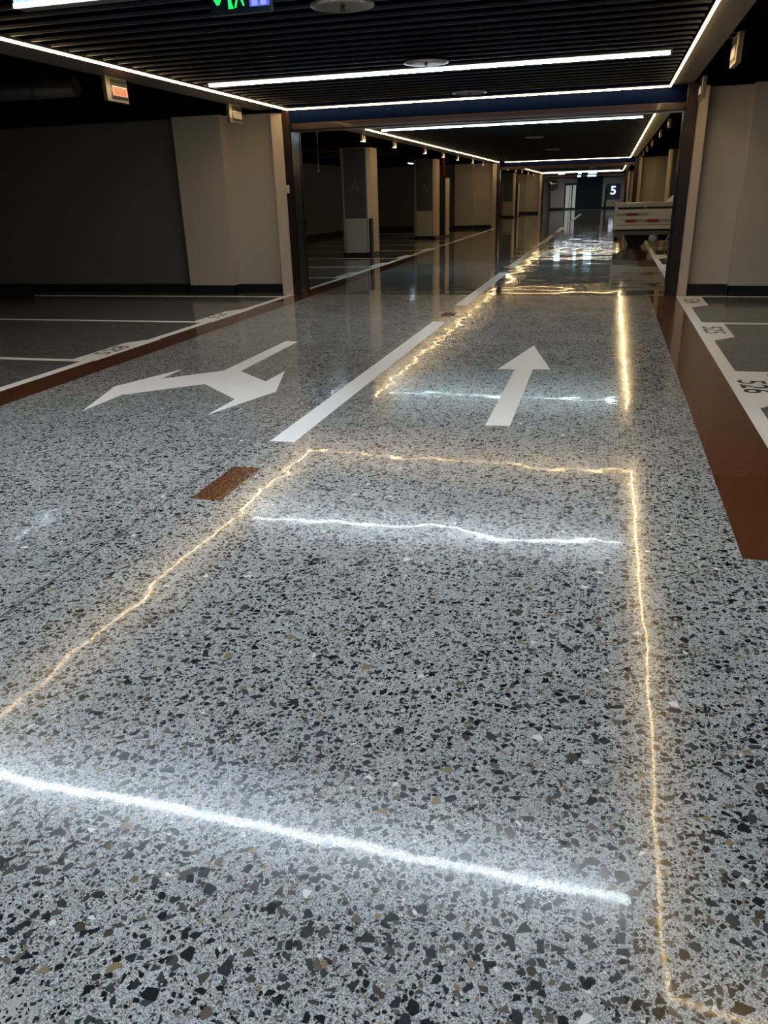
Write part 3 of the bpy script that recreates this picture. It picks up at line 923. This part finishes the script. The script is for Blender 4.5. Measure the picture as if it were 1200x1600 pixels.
def wheel(x, y):
    wo = MB().lathe([(.16, -.07), (.25, -.075), (.275, -.05), (.275, .05), (.25, .075), (.16, .07)], (x, y, .275), axis='Y', seg=28).build('wheel', 'rubber', tr)
    MB().lathe([(.03, -.03), (.06, -.055), (.10, -.035), (.16, -.06), (.165, .0), (.02, .02)], (x, y, .275), axis='Y', seg=24).build('rim', 'dark_steel', wo)
for x in (.62, 3.5):
    wheel(x, .16); wheel(x, W - .16)
MB().box(.30, .32, .05, .28, .10, .50).build('mudflap', 'truck_dark', tr)
build_each(MB().cyl((.62, .2, .275), (.62, W - .2, .275), .05, seg=12).cyl((3.5, .2, .275), (3.5, W - .2, .275), .05, seg=12), 'axle', 'truck_dark', tr)
MB().lathe([(.05, -.02), (.10, -.03), (.14, 0), (.14, .12), (.03, .12)], (1.08, .08, .24), axis='Y', seg=20).build('air_tank', 'steel', tr)
MB().cyl((1.58, .03, .46), (1.40, .03, .14), .018, seg=8).build('strut', 'truck_white', tr)
# cab
cabp = [(2.62, .5), (4.02, .5), (4.06, .95), (3.78, 1.72), (2.66, 1.76)]
cab = MB().yprism(cabp, .03, W - .03).build('cab', 'truck_white', tr)
MB().yprism([(2.85, 1.1), (3.82, 1.1), (3.66, 1.6), (2.85, 1.6)], .02, .03).build('side_window', 'lantern_glass', cab)
MB().yprism([(2.85, 1.1), (3.82, 1.1), (3.66, 1.6), (2.85, 1.6)], W - .03, W - .02).build('side_window', 'lantern_glass', cab)
MB().box(4.0, 4.1, .05, W - .05, .38, .56, bev=.01).build('bumper', 'truck_dark', tr)
tag(tr, 'dusty white flatbed truck with red and silver tape, half behind the right frame', 'truck')
# sack lying on the bed
bm = bmesh.new()
bmesh.ops.create_icosphere(bm, subdivisions=4, radius=1)
rs = random.Random(4)
from mathutils import noise as mn
for v in bm.verts:
    k = 1 + .16 * mn.noise(v.co * 2.3) + .05 * mn.noise(v.co * 6)
    v.co = Vector((v.co.x * .38 * k, v.co.y * .36 * k, v.co.z * .34 * k + (.12 * v.co.x)))
    if v.co.z < -.3:
        v.co.z = -.3
for f in bm.faces:
    f.smooth = True
s_ = MB(); s_.bm.free(); s_.bm = bm
o = s_.build('cloth_sack', 'sack', loc=(1.72, 24.28, .99))
tag(o, 'crumpled white sack lying on the bed of the truck', 'sack')

# ------------------------------------------------------------------ things at the far end
dr = tag(empty('door_4', (-3.55, EY - .02, 0)), kind='structure')
build_each(MB().box(-.55, -.44, -.04, .04, 0, 2.2).box(.44, .55, -.04, .04, 0, 2.2).box(-.44, .44, -.04, .04, 2.02, 2.2).box(-.44, .44, -.04, .04, 0, .12).box(.06, .16, -.04, .04, .12, 2.02), 'door_frame', 'black_paint', dr)
build_each(MB().box(-.44, .06, -.01, .02, .12, 2.02).box(.16, .44, -.01, .02, .12, 2.02), 'glass_pane', 'door_glass', dr)
MB().box(-.12, -.08, -.03, -.01, .12, 2.02).build('mullion', 'black_paint', dr)
MB().box(-.5, .5, -.02, .2, 0, .02).box(-.5, .5, .1, .19, .12, 2.02).build('backing', 'wall', dr)

fv = empty('number_board', (.13, EY, 1.5))
MB().box(-.62, .62, -.03, 0, -.75, .55, bev=.004).build('board', 'column_grey', fv)
text_obj('digit', '5', .72, .46, 'five', (0.0, -.034, -.0), (1, 0, 0), (0, 0, 1), fv, bold=.03)
tag(fv, 'grey board with a big lit white number 5 on the end wall', 'sign')
tag(MB().box(-.07, .07, -.07, .07, 0, 1.75, bev=.01).box(-.1, .1, -.1, .1, 0, .03).box(-.16, .04, -.05, .05, .55, .62).build('dark_post', 'black_paint', loc=(-.42, 67.2, 0)), 'slim black post standing before the number 5', 'post')
mr = empty('convex_mirror', (-4.2, 62.5, 1.98))
MB().lathe([(.02, -.08), (.2, -.06), (.33, -.01), (.35, .0), (.35, .02)], (0, 0, 0), axis='Y', seg=28).build('mirror_face', 'mirror_grey', mr)
MB().lathe([(.35, -.01), (.38, -.01), (.38, .03), (.1, .05)], (0, 0, 0), axis='Y', seg=28).build('mirror_rim', 'black_paint', mr)
build_each(MB().cyl((0, .04, 0), (0, .1, .92), .02, seg=8), 'bracket', 'dark_steel', mr)
tag(mr, 'round convex traffic mirror hanging left of the far glass door', 'mirror')
